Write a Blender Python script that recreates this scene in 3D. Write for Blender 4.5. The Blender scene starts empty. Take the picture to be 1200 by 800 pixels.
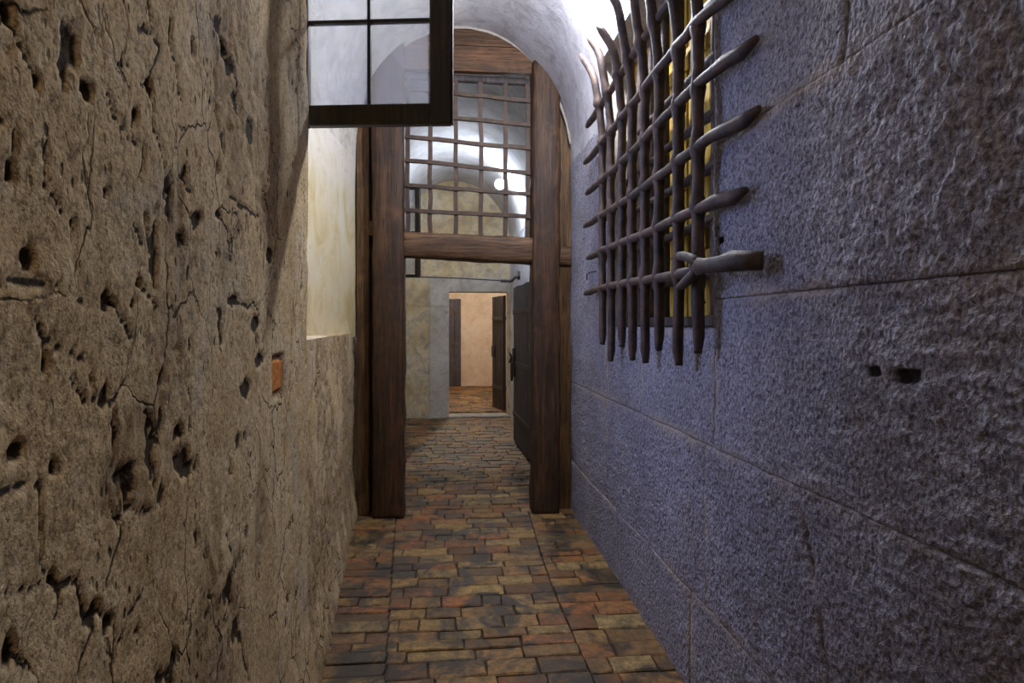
import bpy, bmesh, math, random
import numpy as np
from mathutils import Vector, Matrix

random.seed(7)
scene = bpy.context.scene
C = scene.collection

# ------------------------------------------------------------------ camera
F = 760.0                       # focal length in pixels of the 1200 px wide frame
YAW = math.atan(73.0 / F)       # the lens looks a little to the right of the passage axis
CAM_Z = 1.5
cam_d = bpy.data.cameras.new('camera')
cam_d.sensor_width = 36.0
cam_d.lens = 36.0 * F / 1200.0
cam_d.shift_y = -18.0 / 1200.0
cam_d.clip_start = 0.02
cam = bpy.data.objects.new('camera', cam_d)
C.objects.link(cam)
cam.location = (0, 0, CAM_Z)
cam.rotation_euler = (math.pi / 2, 0, -YAW)
scene.camera = cam

# ------------------------------------------------------------------ world and exposure
world = bpy.data.worlds.new('world')
scene.world = world
world.use_nodes = True
wb = world.node_tree.nodes['Background']
wb.inputs[0].default_value = (0.40, 0.51, 1.0, 1)
wb.inputs[1].default_value = 6.0
scene.view_settings.view_transform = 'Standard'
scene.view_settings.look = 'None'
scene.view_settings.gamma = 1.0
scene.view_settings.use_curve_mapping = False
scene.view_settings.exposure = 0.68

LAMP_NEAR = 98.0
FILL_BACK = 18.0
LAMP_MID = 52.0
FILL_END = 115.0

# ------------------------------------------------------------------ noise
def _hash(ix, iy, seed):
    ix = ix.astype(np.int64); iy = iy.astype(np.int64)
    h = (ix * 374761393 + iy * 668265263 + seed * 974634577) & 0xFFFFFFFF
    h = ((h ^ (h >> 13)) * 1274126177) & 0xFFFFFFFF
    h = (h ^ (h >> 16)) & 0xFFFFFFFF
    return h / 4294967295.0

def vnoise(x, y, seed=0):
    x = np.asarray(x, float); y = np.asarray(y, float)
    ix = np.floor(x); iy = np.floor(y)
    fx = x - ix; fy = y - iy
    fx = fx * fx * (3 - 2 * fx); fy = fy * fy * (3 - 2 * fy)
    a = _hash(ix, iy, seed); b = _hash(ix + 1, iy, seed)
    c = _hash(ix, iy + 1, seed); d = _hash(ix + 1, iy + 1, seed)
    return (a * (1 - fx) + b * fx) * (1 - fy) + (c * (1 - fx) + d * fx) * fy

def fbm(x, y, seed=0, octaves=4):
    s = 0.0; a = 0.5; t = 0.0
    for o in range(octaves):
        s = s + a * vnoise(np.asarray(x) * 2 ** o + 17.3 * o, np.asarray(y) * 2 ** o - 9.1 * o, seed + o)
        t += a; a *= 0.5
    return s / t

def worley(x, y, seed=0):
    x = np.asarray(x, float); y = np.asarray(y, float)
    ix = np.floor(x); iy = np.floor(y)
    f1 = np.full(x.shape, 9.0); f2 = np.full(x.shape, 9.0)
    for dx in (-1, 0, 1):
        for dy in (-1, 0, 1):
            cx = ix + dx; cy = iy + dy
            px = cx + _hash(cx, cy, seed); py = cy + _hash(cx, cy, seed + 77)
            d = np.hypot(px - x, py - y)
            m = d < f1
            f2 = np.where(m, f1, np.minimum(f2, d))
            f1 = np.where(m, d, f1)
    return f1, f2

def sstep(a, b, x):
    t = np.clip((np.asarray(x, float) - a) / (b - a), 0, 1)
    return t * t * (3 - 2 * t)

# ------------------------------------------------------------------ materials
MATS = {}
class NT:
    def __init__(self, name):
        self.m = bpy.data.materials.new(name)
        self.m.use_nodes = True
        self.t = self.m.node_tree
        self.b = self.t.nodes['Principled BSDF']
        self.out = self.t.nodes['Material Output']
        MATS[name] = self.m
    def n(self, typ, **kw):
        nd = self.t.nodes.new(typ)
        for k, v in kw.items():
            setattr(nd, k, v)
        return nd
    def l(self, a, b):
        self.t.links.new(a, b)
    def coords(self, scale=(1, 1, 1), kind='Object'):
        tc = self.n('ShaderNodeTexCoord'); mp = self.n('ShaderNodeMapping')
        mp.inputs['Scale'].default_value = scale
        self.l(tc.outputs[kind], mp.inputs['Vector'])
        return mp.outputs['Vector']
    def noise(self, vec, scale, detail=5, rough=0.6, dist=0.0):
        nd = self.n('ShaderNodeTexNoise')
        nd.inputs['Scale'].default_value = scale
        nd.inputs['Detail'].default_value = detail
        nd.inputs['Roughness'].default_value = rough
        nd.inputs['Distortion'].default_value = dist
        self.l(vec, nd.inputs['Vector'])
        return nd.outputs['Fac']
    def voro(self, vec, scale, feature='F1', rand=1.0):
        nd = self.n('ShaderNodeTexVoronoi', feature=feature)
        nd.inputs['Scale'].default_value = scale
        nd.inputs['Randomness'].default_value = rand
        self.l(vec, nd.inputs['Vector'])
        return nd.outputs['Distance']
    def ramp(self, fac, stops, interp='LINEAR'):
        nd = self.n('ShaderNodeValToRGB')
        cr = nd.color_ramp; cr.interpolation = interp
        while len(cr.elements) < len(stops):
            cr.elements.new(0.5)
        for e, (p, c) in zip(cr.elements, stops):
            e.position = p
            e.color = (c[0], c[1], c[2], 1) if not np.isscalar(c) else (c, c, c, 1)
        self.l(fac, nd.inputs['Fac'])
        return nd.outputs['Color']
    def mix(self, fac, a, b, blend='MIX'):
        nd = self.n('ShaderNodeMix', data_type='RGBA', blend_type=blend)
        for s, v in ((nd.inputs[0], fac), (nd.inputs[6], a), (nd.inputs[7], b)):
            if isinstance(v, (int, float)):
                s.default_value = v
            elif isinstance(v, (tuple, list)):
                s.default_value = (*v, 1)
            else:
                self.l(v, s)
        return nd.outputs[2]
    def math(self, op, a, b=None):
        nd = self.n('ShaderNodeMath', operation=op)
        for i, v in enumerate((a, b)):
            if v is None: continue
            if isinstance(v, (int, float)): nd.inputs[i].default_value = v
            else: self.l(v, nd.inputs[i])
        return nd.outputs[0]
    def attr(self, name):
        nd = self.n('ShaderNodeAttribute', attribute_name=name)
        return nd.outputs['Fac']
    def bump(self, height, strength=0.5, dist=0.01, normal=None):
        nd = self.n('ShaderNodeBump')
        nd.inputs['Strength'].default_value = strength
        nd.inputs['Distance'].default_value = dist
        self.l(height, nd.inputs['Height'])
        if normal is not None: self.l(normal, nd.inputs['Normal'])
        return nd.outputs['Normal']
    def finish(self, color=None, rough=0.9, normal=None, metal=0.0, spec=0.3):
        if color is not None:
            if isinstance(color, (tuple, list)): self.b.inputs['Base Color'].default_value = (*color, 1)
            else: self.l(color, self.b.inputs['Base Color'])
        if isinstance(rough, (int, float)): self.b.inputs['Roughness'].default_value = rough
        else: self.l(rough, self.b.inputs['Roughness'])
        self.b.inputs['Metallic'].default_value = metal
        self.b.inputs['Specular IOR Level'].default_value = spec
        if normal is not None: self.l(normal, self.b.inputs['Normal'])
        return self.m

def mat_left():
    t = NT('old_cream_plaster')
    v = t.coords()
    big = t.noise(v, 1.7, 5, 0.6, 0.4)
    mid = t.noise(v, 8, 6, 0.65, 0.3)
    fine = t.noise(v, 70, 4, 0.7)
    col = t.ramp(big, [(0.3, (0.46, 0.32, 0.155)), (0.5, (0.66, 0.50, 0.28)), (0.7, (0.78, 0.64, 0.41))])
    col = t.mix(t.ramp(mid, [(0.42, 0.0), (0.62, 0.55)]), col, (0.48, 0.32, 0.14))
    grey = t.noise(v, 3.1, 3, 0.5, 0.8)
    col = t.mix(t.ramp(grey, [(0.52, 0.0), (0.68, 0.65)]), col, (0.54, 0.46, 0.35))
    col = t.mix(t.ramp(fine, [(0.36, 0.7), (0.52, 0.0)]), col, (0.13, 0.082, 0.04))
    flk = t.noise(t.coords((1, 1, 0.5)), 38, 5, 0.75, 0.6)
    col = t.mix(t.ramp(flk, [(0.60, 0.0), (0.70, 0.75)]), col, (0.09, 0.058, 0.03))
    lgt = t.noise(v, 13, 4, 0.7, 0.7)
    col = t.mix(t.ramp(lgt, [(0.54, 0.0), (0.68, 0.6)]), col, (0.74, 0.60, 0.40))
    spk = t.noise(v, 150, 3, 0.7)
    col = t.mix(t.ramp(spk, [(0.34, 0.75), (0.46, 0.0)]), col, (0.14, 0.09, 0.045))
    col = t.mix(t.ramp(spk, [(0.56, 0.0), (0.68, 0.5)]), col, (0.80, 0.66, 0.45))
    # fine crazing
    vs = t.coords((1, 1, 0.75))
    warp = t.n('ShaderNodeTexNoise'); warp.inputs['Scale'].default_value = 6; warp.inputs['Detail'].default_value = 5
    t.l(vs, warp.inputs['Vector'])
    wv = t.n('ShaderNodeVectorMath', operation='MULTIPLY_ADD')
    t.l(warp.outputs['Color'], wv.inputs[0]); wv.inputs[1].default_value = (0.16, 0.16, 0.16); t.l(vs, wv.inputs[2])
    cr = t.voro(wv.outputs[0], 5.5, 'DISTANCE_TO_EDGE')
    line = t.ramp(cr, [(0.0, 1.0), (0.016, 0.0)])
    cmask = t.ramp(t.noise(v, 2.6, 3), [(0.44, 0.0), (0.56, 1.0)])
    crk = t.math('MULTIPLY', line, cmask)
    # small pock marks
    pk = t.voro(t.coords((1, 1, 0.6)), 46)
    pock = t.math('MULTIPLY', t.ramp(pk, [(0.14, 1.0), (0.24, 0.0)]), t.ramp(t.noise(v, 5.0, 4), [(0.50, 0.0), (0.62, 1.0)]))
    dirt = t.math('MAXIMUM', crk, pock)
    bare = t.attr('bare')
    crack = t.ramp(t.math('ADD', t.attr('crack'), t.math('MULTIPLY', t.math('SUBTRACT', t.noise(v, 60, 4, 0.7), 0.5), 0.55)), [(0.32, 0.0), (0.62, 1.0)])
    barecol = t.ramp(t.noise(v, 22, 5, 0.7), [(0.35, (0.10, 0.065, 0.035)), (0.65, (0.36, 0.24, 0.13))])
    col = t.mix(bare, col, barecol)
    col = t.mix(t.math('MULTIPLY', t.math('MAXIMUM', dirt, crack), 0.93), col, (0.022, 0.014, 0.009))
    h = t.math('ADD', t.math('MULTIPLY', mid, 0.8), t.math('MULTIPLY', fine, 0.35))
    h = t.math('SUBTRACT', h, t.math('MULTIPLY', dirt, 0.9))
    h = t.math('ADD', h, t.math('MULTIPLY', t.noise(v, 220, 2, 0.6), 0.1))
    return t.finish(col, 0.93, t.bump(h, 0.8, 0.010), spec=0.15)

def mat_right():
    t = NT('hammered_grey_stone')
    v = t.coords()
    big = t.noise(v, 1.5, 4, 0.55, 0.3)
    mid = t.noise(v, 9, 5, 0.65)
    fine = t.noise(v, 75, 3, 0.65, 0.4)
    col = t.ramp(big, [(0.3, (0.27, 0.264, 0.32)), (0.55, (0.36, 0.355, 0.43)), (0.75, (0.45, 0.445, 0.51))])
    col = t.mix(t.ramp(mid, [(0.40, 0.0), (0.66, 0.5)]), col, (0.25, 0.235, 0.25))
    brown = t.noise(v, 2.3, 4, 0.6, 0.5)
    col = t.mix(t.ramp(brown, [(0.58, 0.0), (0.74, 0.5)]), col, (0.30, 0.22, 0.15))
    col = t.mix(t.ramp(fine, [(0.36, 0.8), (0.52, 0.0)]), col, (0.085, 0.078, 0.09))
    col = t.mix(t.ramp(fine, [(0.54, 0.0), (0.70, 0.5)]), col, (0.60, 0.58, 0.62))
    col = t.mix(t.math('MULTIPLY', t.attr('stain'), 0.7), col, (0.50, 0.42, 0.34))
    col = t.mix(t.ramp(t.attr('crack'), [(0.15, 0.0), (0.5, 1.0)]), col, (0.03, 0.025, 0.022))
    cells = t.voro(t.coords((1, 1, 0.85)), 62)
    h = t.math('ADD', t.math('MULTIPLY', fine, 0.8), t.math('MULTIPLY', cells, 0.7))
    h = t.math('ADD', h, t.math('MULTIPLY', t.noise(v, 26, 4, 0.6), 0.8))
    return t.finish(col, 0.85, t.bump(h, 0.9, 0.014), spec=0.25)

def mat_vault(name, c0, c1, c2, stain=0.35, bump=0.5, cream=False):
    t = NT(name)
    v = t.coords()
    big = t.noise(v, 1.9, 5, 0.6, 0.5)
    mid = t.noise(v, 7, 6, 0.7, 0.6)
    fine = t.noise(v, 55, 4, 0.7)
    col = t.ramp(big, [(0.3, c0), (0.5, c1), (0.72, c2)])
    if cream:
        sx = t.n('ShaderNodeSeparateXYZ'); t.l(v, sx.inputs[0])
        q = t.math('ADD', sx.outputs[0], t.math('MULTIPLY', big, 0.6))
        col = t.mix(t.ramp(q, [(0.0, 1.0), (0.5, 0.0)]), col, (0.64, 0.60, 0.52))
    col = t.mix(t.ramp(mid, [(0.45, 0.0), (0.7, stain)]), col, (0.22, 0.19, 0.18))
    col = t.mix(t.ramp(fine, [(0.3, 0.3), (0.5, 0.0)]), col, (0.14, 0.12, 0.12))
    h = t.math('ADD', t.math('MULTIPLY', mid, 1.0), t.math('MULTIPLY', fine, 0.45))
    return t.finish(col, 0.9, t.bump(h, bump, 0.014), spec=0.2)

def mat_recess():
    t = NT('stained_limewash')
    v = t.coords()
    big = t.noise(v, 2.2, 5, 0.6, 0.9)
    mid = t.noise(v, 10, 6, 0.7, 0.6)
    col = t.ramp(big, [(0.35, (0.52, 0.40, 0.17)), (0.48, (0.64, 0.54, 0.33)), (0.7, (0.68, 0.61, 0.46))])
    sx = t.n('ShaderNodeSeparateXYZ'); t.l(v, sx.inputs[0])
    q = t.math('ADD', sx.outputs[2], t.math('MULTIPLY', big, 0.9))
    col = t.mix(t.ramp(t.math('MULTIPLY', q, 0.25), [(0.66, 0.0), (0.80, 0.8)]), col, (0.64, 0.61, 0.56))
    col = t.mix(t.ramp(mid, [(0.52, 0.0), (0.7, 0.5)]), col, (0.46, 0.38, 0.20))
    h = t.math('ADD', mid, t.math('MULTIPLY', t.noise(v, 60, 3), 0.3))
    return t.finish(col, 0.92, t.bump(h, 0.35, 0.01), spec=0.15)

def mat_wood(name, dark, mid, light, axis='z', rough=0.62, grain=1.0):
    t = NT(name)
    s = {'z': (22, 22, 1.3), 'x': (1.3, 22, 22), 'y': (22, 1.3, 22)}[axis]
    v = t.coords(s); v2 = t.coords()
    g = t.noise(v, 1.0, 6, 0.62, 1.2)
    g2 = t.noise(t.coords(tuple(q * 4 for q in s)), 1.0, 3, 0.6, 0.4)
    col = t.ramp(g, [(0.3, dark), (0.5, mid), (0.68, light)])
    col = t.mix(t.ramp(g2, [(0.36, 0.75), (0.5, 0.0)]), col, tuple(q * 0.35 for q in dark))
    wear = t.noise(v2, 4.5, 5, 0.65)
    col = t.mix(t.ramp(wear, [(0.55, 0.0), (0.72, 0.6)]), col, tuple(q * 1.25 for q in light))
    col = t.mix(t.ramp(t.noise(v2, 2.2, 4), [(0.5, 0.0), (0.7, 0.7)]), col, dark)
    h = t.math('ADD', g, t.math('MULTIPLY', g2, 0.7))
    return t.finish(col, rough, t.bump(h, 0.6 * grain, 0.008), spec=0.35)

def mat_iron(name, c0, c1, rough=0.62, metal=0.1):
    t = NT(name)
    v = t.coords()
    a = t.noise(v, 14, 5, 0.7); b = t.noise(v, 110, 3, 0.7)
    col = t.ramp(a, [(0.35, c0), (0.65, c1)])
    h = t.math('ADD', t.math('MULTIPLY', a, 0.8), t.math('MULTIPLY', b, 0.4))
    return t.finish(col, t.ramp(b, [(0.3, rough - 0.12), (0.7, rough + 0.15)]), t.bump(h, 0.55, 0.006), metal=metal, spec=0.4)

def mat_brick(name, island):
    t = NT(name)
    if island:
        rnd = t.n('ShaderNodeNewGeometry').outputs['Random Per Island']
    else:
        rnd = t.n('ShaderNodeObjectInfo').outputs['Random']
    tc = t.n('ShaderNodeNewGeometry').outputs['Position']
    col = t.ramp(rnd, [(0.0, (0.12, 0.066, 0.024)), (0.16, (0.33, 0.125, 0.036)), (0.30, (0.42, 0.27, 0.085)),
                       (0.46, (0.20, 0.105, 0.036)), (0.58, (0.38, 0.21, 0.065)), (0.70, (0.42, 0.15, 0.042)),
                       (0.82, (0.13, 0.075, 0.034)), (0.92, (0.46, 0.32, 0.12)), (1.0, (0.24, 0.11, 0.04))])
    off = t.n('ShaderNodeVectorMath', operation='ADD')
    t.l(tc, off.inputs[0])
    comb = t.n('ShaderNodeCombineXYZ'); t.l(t.math('MULTIPLY', rnd, 31.0), comb.inputs[2]); t.l(comb.outputs[0], off.inputs[1])
    pv = off.outputs[0]
    m = t.noise(pv, 18, 5, 0.7); f = t.noise(pv, 120, 3, 0.7)
    col = t.mix(t.ramp(m, [(0.40, 0.0), (0.62, 0.7)]), col, (0.09, 0.053, 0.025))
    col = t.mix(t.ramp(f, [(0.33, 0.6), (0.52, 0.0)]), col, (0.06, 0.038, 0.02))
    wear = t.noise(tc, 3.3, 5, 0.7, 0.8)                                # trodden-in soot in patches
    col = t.mix(t.ramp(wear, [(0.47, 0.0), (0.58, 0.9)]), col, (0.030, 0.024, 0.016))
    h = t.math('ADD', m, t.math('MULTIPLY', f, 0.5))
    return t.finish(col, t.ramp(wear, [(0.4, 0.72), (0.65, 0.5)]), t.bump(h, 0.7, 0.008), spec=0.4)

def mat_plain(name, col, rough=0.8, scale=20, var=0.5, metal=0.0):
    t = NT(name)
    v = t.coords()
    n = t.noise(v, scale, 5, 0.65)
    c = t.ramp(n, [(0.3, tuple(q * (1 - var) for q in col)), (0.7, col)])
    return t.finish(c, rough, t.bump(n, 0.5, 0.008), metal=metal, spec=0.3)

def mat_glass():
    t = NT('veiled_window_glass')
    v = t.coords()
    veil = t.noise(v, 4.0, 5, 0.65, 0.4)  # dusty veil whose diffuse colour stands in for a reflected pale wall
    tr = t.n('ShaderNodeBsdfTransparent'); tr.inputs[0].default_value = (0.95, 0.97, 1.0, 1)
    df = t.n('ShaderNodeBsdfDiffuse'); t.l(t.ramp(veil, [(0.3, (0.42, 0.42, 0.44)), (0.7, (0.62, 0.62, 0.62))]), df.inputs[0])
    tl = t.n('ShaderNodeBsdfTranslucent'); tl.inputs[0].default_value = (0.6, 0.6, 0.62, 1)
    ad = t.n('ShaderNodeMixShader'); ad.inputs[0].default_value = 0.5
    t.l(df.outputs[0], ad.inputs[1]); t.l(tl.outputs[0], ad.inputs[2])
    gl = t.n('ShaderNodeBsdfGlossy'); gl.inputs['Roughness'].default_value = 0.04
    m1 = t.n('ShaderNodeMixShader'); t.l(t.ramp(veil, [(0.3, 0.24), (0.7, 0.36)]), m1.inputs[0])
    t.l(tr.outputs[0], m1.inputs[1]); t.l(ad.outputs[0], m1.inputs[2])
    m2 = t.n('ShaderNodeMixShader'); m2.inputs[0].default_value = 0.08
    t.l(m1.outputs[0], m2.inputs[1]); t.l(gl.outputs[0], m2.inputs[2])
    t.l(m2.outputs[0], t.out.inputs['Surface'])
    return t.m

def mat_emit(name, col, strength):
    t = NT(name)
    t.b.inputs['Base Color'].default_value = (*col, 1)
    t.b.inputs['Emission Color'].default_value = (*col, 1)
    t.b.inputs['Emission Strength'].default_value = strength
    return t.m

M_LEFT = mat_left()
M_RIGHT = mat_right()
M_VAULT = mat_vault('blue_grey_vault_plaster', (0.40, 0.39, 0.42), (0.50, 0.49, 0.52), (0.60, 0.585, 0.60), 0.6, 0.7, True)
M_FARVAULT = mat_vault('pale_vault_plaster', (0.42, 0.40, 0.36), (0.55, 0.53, 0.50), (0.64, 0.62, 0.60))
M_FARWALL = mat_vault('cream_far_plaster', (0.42, 0.29, 0.13), (0.62, 0.49, 0.28), (0.72, 0.62, 0.44), 0.75, 0.9)
M_ENDWALL = mat_vault('rose_cream_plaster', (0.52, 0.40, 0.29), (0.60, 0.50, 0.40), (0.64, 0.58, 0.51), 0.35, 0.4)
M_RECESS = mat_recess()
M_MORTAR = mat_plain('pale_mortar', (0.42, 0.37, 0.32), 0.95, 30, 0.35)
M_POST = mat_wood('dark_oak_upright', (0.016, 0.007, 0.003), (0.050, 0.022, 0.008), (0.10, 0.046, 0.018), 'z')
M_BEAM = mat_wood('dark_oak_beam', (0.030, 0.013, 0.005), (0.09, 0.044, 0.017), (0.17, 0.088, 0.038), 'x')
M_BOARD = mat_wood('red_brown_board', (0.035, 0.015, 0.005), (0.095, 0.042, 0.015), (0.15, 0.07, 0.027), 'x')
M_SIDE = mat_wood('brown_jamb_board', (0.04, 0.018, 0.005), (0.10, 0.048, 0.014), (0.17, 0.085, 0.027), 'z')
M_OCHRE = mat_wood('ochre_shutter_wood', (0.34, 0.19, 0.022), (0.58, 0.36, 0.045), (0.70, 0.46, 0.08), 'z')
M_CASE = mat_wood('black_brown_casement_wood', (0.014, 0.010, 0.004), (0.030, 0.021, 0.008), (0.05, 0.034, 0.012), 'z', 0.45, 0.4)
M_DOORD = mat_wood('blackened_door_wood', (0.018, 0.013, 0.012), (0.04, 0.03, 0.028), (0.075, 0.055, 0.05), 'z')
M_DOORB = mat_wood('slate_grey_door_wood', (0.03, 0.027, 0.034), (0.06, 0.055, 0.068), (0.10, 0.09, 0.11), 'z')
M_IRON = mat_iron('rusted_wrought_iron', (0.032, 0.024, 0.025), (0.105, 0.064, 0.046))
M_IRON2 = mat_iron('black_wrought_iron', (0.035, 0.028, 0.027), (0.10, 0.07, 0.055))
M_GRILL = mat_iron('brown_portal_iron', (0.035, 0.021, 0.013), (0.08, 0.045, 0.028))
M_BRICK = mat_brick('worn_floor_brick', False)
M_BRICKS = mat_brick('worn_floor_brick_far', True)
M_RAWBRICK = mat_plain('bare_orange_brick', (0.75, 0.27, 0.05), 0.9, 30, 0.6)
M_DIRT = mat_plain('floor_joint_dirt', (0.085, 0.062, 0.038), 0.95, 25, 0.5)
M_STONE = mat_plain('worn_threshold_stone', (0.42, 0.38, 0.32), 0.85, 9, 0.55)
M_JAMB = mat_vault('grey_jamb_stone', (0.40, 0.34, 0.26), (0.52, 0.47, 0.39), (0.58, 0.54, 0.47), 0.6, 0.8)
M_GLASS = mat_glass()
M_LAMPMETAL = mat_plain('grey_lamp_metal', (0.22, 0.22, 0.23), 0.5, 30, 0.3, 0.5)

# ------------------------------------------------------------------ object helpers
def tag(o, label=None, cat=None, group=None, kind=None):
    if label: o['label'] = label
    if cat: o['category'] = cat
    if group: o['group'] = group
    if kind: o['kind'] = kind
    return o

def thing(name, label, cat, loc=(0, 0, 0), group=None):
    o = bpy.data.objects.new(name, None)
    o.empty_display_size = 0.1
    C.objects.link(o); o.location = loc
    return tag(o, label, cat, group)

def base_of(parent):
    v = Vector((0, 0, 0))
    while parent is not None:
        v += parent.location; parent = parent.parent
    return v

def mesh_obj(name, verts, faces, mat, parent=None, smooth=True, attrs=None):
    """world-space verts; the object is placed under its parent so that they stay put"""
    me = bpy.data.meshes.new(name)
    vs = np.asarray(verts, float).reshape(-1, 3)
    if parent is None:
        off = np.zeros(3)
    else:
        off = np.array(base_of(parent))
    vs = vs - off
    me.from_pydata(vs.tolist() if len(vs) < 4000 else vs, [], faces)
    me.validate()
    if mat is not None: me.materials.append(mat)
    me.polygons.foreach_set('use_smooth', np.full(len(me.polygons), smooth))
    if attrs:
        for k, a in attrs.items():
            at = me.attributes.new(k, 'FLOAT', 'POINT')
            at.data.foreach_set('value', np.asarray(a, np.float32).ravel())
    me.update()
    o = bpy.data.objects.new(name, me)
    C.objects.link(o)
    if parent is not None: o.parent = parent
    return o

def grid_faces(nu, nv, flip=False, start=0):
    i = np.arange(nu - 1)[:, None]; j = np.arange(nv - 1)[None, :]
    a = (i * nv + j).ravel() + start
    q = np.stack([a, a + nv, a + nv + 1, a + 1], 1)
    if flip: q = q[:, ::-1]
    return q.tolist()

def sweep(pts, radii, n=8, phase=0.0, squash=None, cap=True, rough=0.0, seed=0):
    """tube along a polyline; radii may be a list; returns verts, faces"""
    pts = [Vector(p) for p in pts]
    verts = []; faces = []
    t0 = (pts[1] - pts[0]).normalized()
    up = Vector((0, 0, 1)) if abs(t0.z) < 0.9 else Vector((0, 1, 0))
    rng = random.Random(seed)
    for i, p in enumerate(pts):
        t = (pts[min(i + 1, len(pts) - 1)] - pts[max(i - 1, 0)]).normalized()
        a = up.cross(t).normalized(); b = t.cross(a).normalized()
        r = radii[i] if hasattr(radii, '__len__') else radii
        ra, rb = (r, r) if not hasattr(r, '__len__') else r
        for k in range(n):
            th = phase + 2 * math.pi * k / n
            q = 1 + rough * (rng.random() - 0.5)
            verts.append(p + a * math.cos(th) * ra * q + b * math.sin(th) * rb * q)
    m = len(pts)
    for i in range(m - 1):
        for k in range(n):
            k2 = (k + 1) % n
            faces.append([i * n + k, i * n + k2, (i + 1) * n + k2, (i + 1) * n + k])
    if cap:
        faces.append(list(range(n))[::-1]); faces.append([(m - 1) * n + k for k in range(n)])
    return verts, faces

def timber(p0, p1, w, t, side, segs=24, rough=0.006, bev=0.012, seed=0, wave=0.006):
    """a hand-hewn baulk from p0 to p1; w across `side`, t across the third axis"""
    p0 = Vector(p0); p1 = Vector(p1)
    ax = (p1 - p0).normalized(); s = Vector(side); s = (s - ax * s.dot(ax)).normalized(); u = ax.cross(s)
    prof = []
    hw, ht = w / 2, t / 2
    nside = 4
    def edge(a, b):
        for i in range(nside): prof.append((a[0] + (b[0] - a[0]) * i / (nside - 1), a[1] + (b[1] - a[1]) * i / (nside - 1)))
    edge((hw, -ht + bev), (hw, ht - bev)); edge((hw - bev, ht), (-hw + bev, ht))
    edge((-hw, ht - bev), (-hw, -ht + bev)); edge((-hw + bev, -ht), (hw - bev, -ht))
    n = len(prof); L = (p1 - p0).length
    verts = []
    for i in range(segs + 1):
        q = i / segs
        c = p0 + ax * (L * q)
        c = c + s * float((fbm(q * L * 1.3 + seed, seed * 3.1, 5, 2) - 0.5) * 2 * wave) * (1 if 0 < i < segs else 0)
        for k, (a, b) in enumerate(prof):
            e = 1.0 if (k % nside in (0, nside - 1)) else 0.45
            d = float(fbm(q * L * 5 + seed * 7, k * 0.35 + seed, 11, 3) - 0.5) * 2 * rough * e
            m = max(abs(a) / hw, abs(b) / ht)
            verts.append(c + s * (a + d * a / hw) + u * (b + d * b / ht))
    faces = []
    for i in range(segs):
        for k in range(n):
            k2 = (k + 1) % n
            faces.append([i * n + k, i * n + k2, (i + 1) * n + k2, (i + 1) * n + k])
    faces.append(list(range(n))[::-1]); faces.append([segs * n + k for k in range(n)])
    return verts, faces

def bevel_box(lo, hi, bev=0.004):
    x0, y0, z0 = lo; x1, y1, z1 = hi
    bm = bmesh.new()
    bmesh.ops.create_cube(bm, size=1.0)
    for v in bm.verts:
        v.co = Vector((x0 + (v.co.x + .5) * (x1 - x0), y0 + (v.co.y + .5) * (y1 - y0), z0 + (v.co.z + .5) * (z1 - z0)))
    if bev > 0:
        bmesh.ops.bevel(bm, geom=bm.edges[:], offset=bev, segments=1, affect='EDGES', profile=0.5)
    bm.verts.index_update()
    vs = [v.co.copy() for v in bm.verts]; fs = [[v.index for v in f.verts] for f in bm.faces]
    bm.free()
    return vs, fs

def box_part(name, lo, hi, mat, parent, bev=0.004, M=None):
    vs, fs = bevel_box(lo, hi, bev)
    if M is not None: vs = [M @ v for v in vs]
    return mesh_obj(name, vs, fs, mat, parent, smooth=False)

# ------------------------------------------------------------------ the plan of the passage (x right, y along the passage, z up)
XR = 0.993                                     # right wall
def XL(y): return -0.370 - 0.0745 * y if y > -1.0 else -0.2955          # left wall drifts away
def XL_np(y): return np.where(y > -1.0, -0.370 - 0.0745 * y, -0.2955)
Y_STEP, Y_PORT, Y_FAR, Y_END = 2.64, 5.22, 10.7, 15.6
XL2 = -0.80                                    # left wall beyond the timber portal
LEDGE = 1.445
SPRING, RISE = 2.82, 1.07
def recess_x(y): return -0.97 + 0.086 * (y - Y_STEP)

def ray(px, py):
    """direction of the photograph's pixel in passage coordinates"""
    r = (px - 600) / F; v = (382 - py) / F
    return (math.sin(YAW) + r * math.cos(YAW), math.cos(YAW) - r * math.sin(YAW), v)
def on_left(px, py):
    X, Y, V = ray(px, py)
    y = 0.370 / (-X / Y - 0.0745)
    return y, CAM_Z + V / Y * y
def on_right(px, py, x=XR):
    X, Y, V = ray(px, py)
    y = x / (X / Y)
    return y, CAM_Z + V / Y * y

# ------------------------------------------------------------------ left wall
def seg_dist(y, z, pts):
    d = np.full(y.shape, 9.0)
    for (a, b) in zip(pts[:-1], pts[1:]):
        ax, az = a; bx, bz = b
        vx, vz = bx - ax, bz - az
        L2 = vx * vx + vz * vz + 1e-9
        t = np.clip(((y - ax) * vx + (z - az) * vz) / L2, 0, 1)
        d = np.minimum(d, np.hypot(y - ax - t * vx, z - az - t * vz))
    return d

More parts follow.
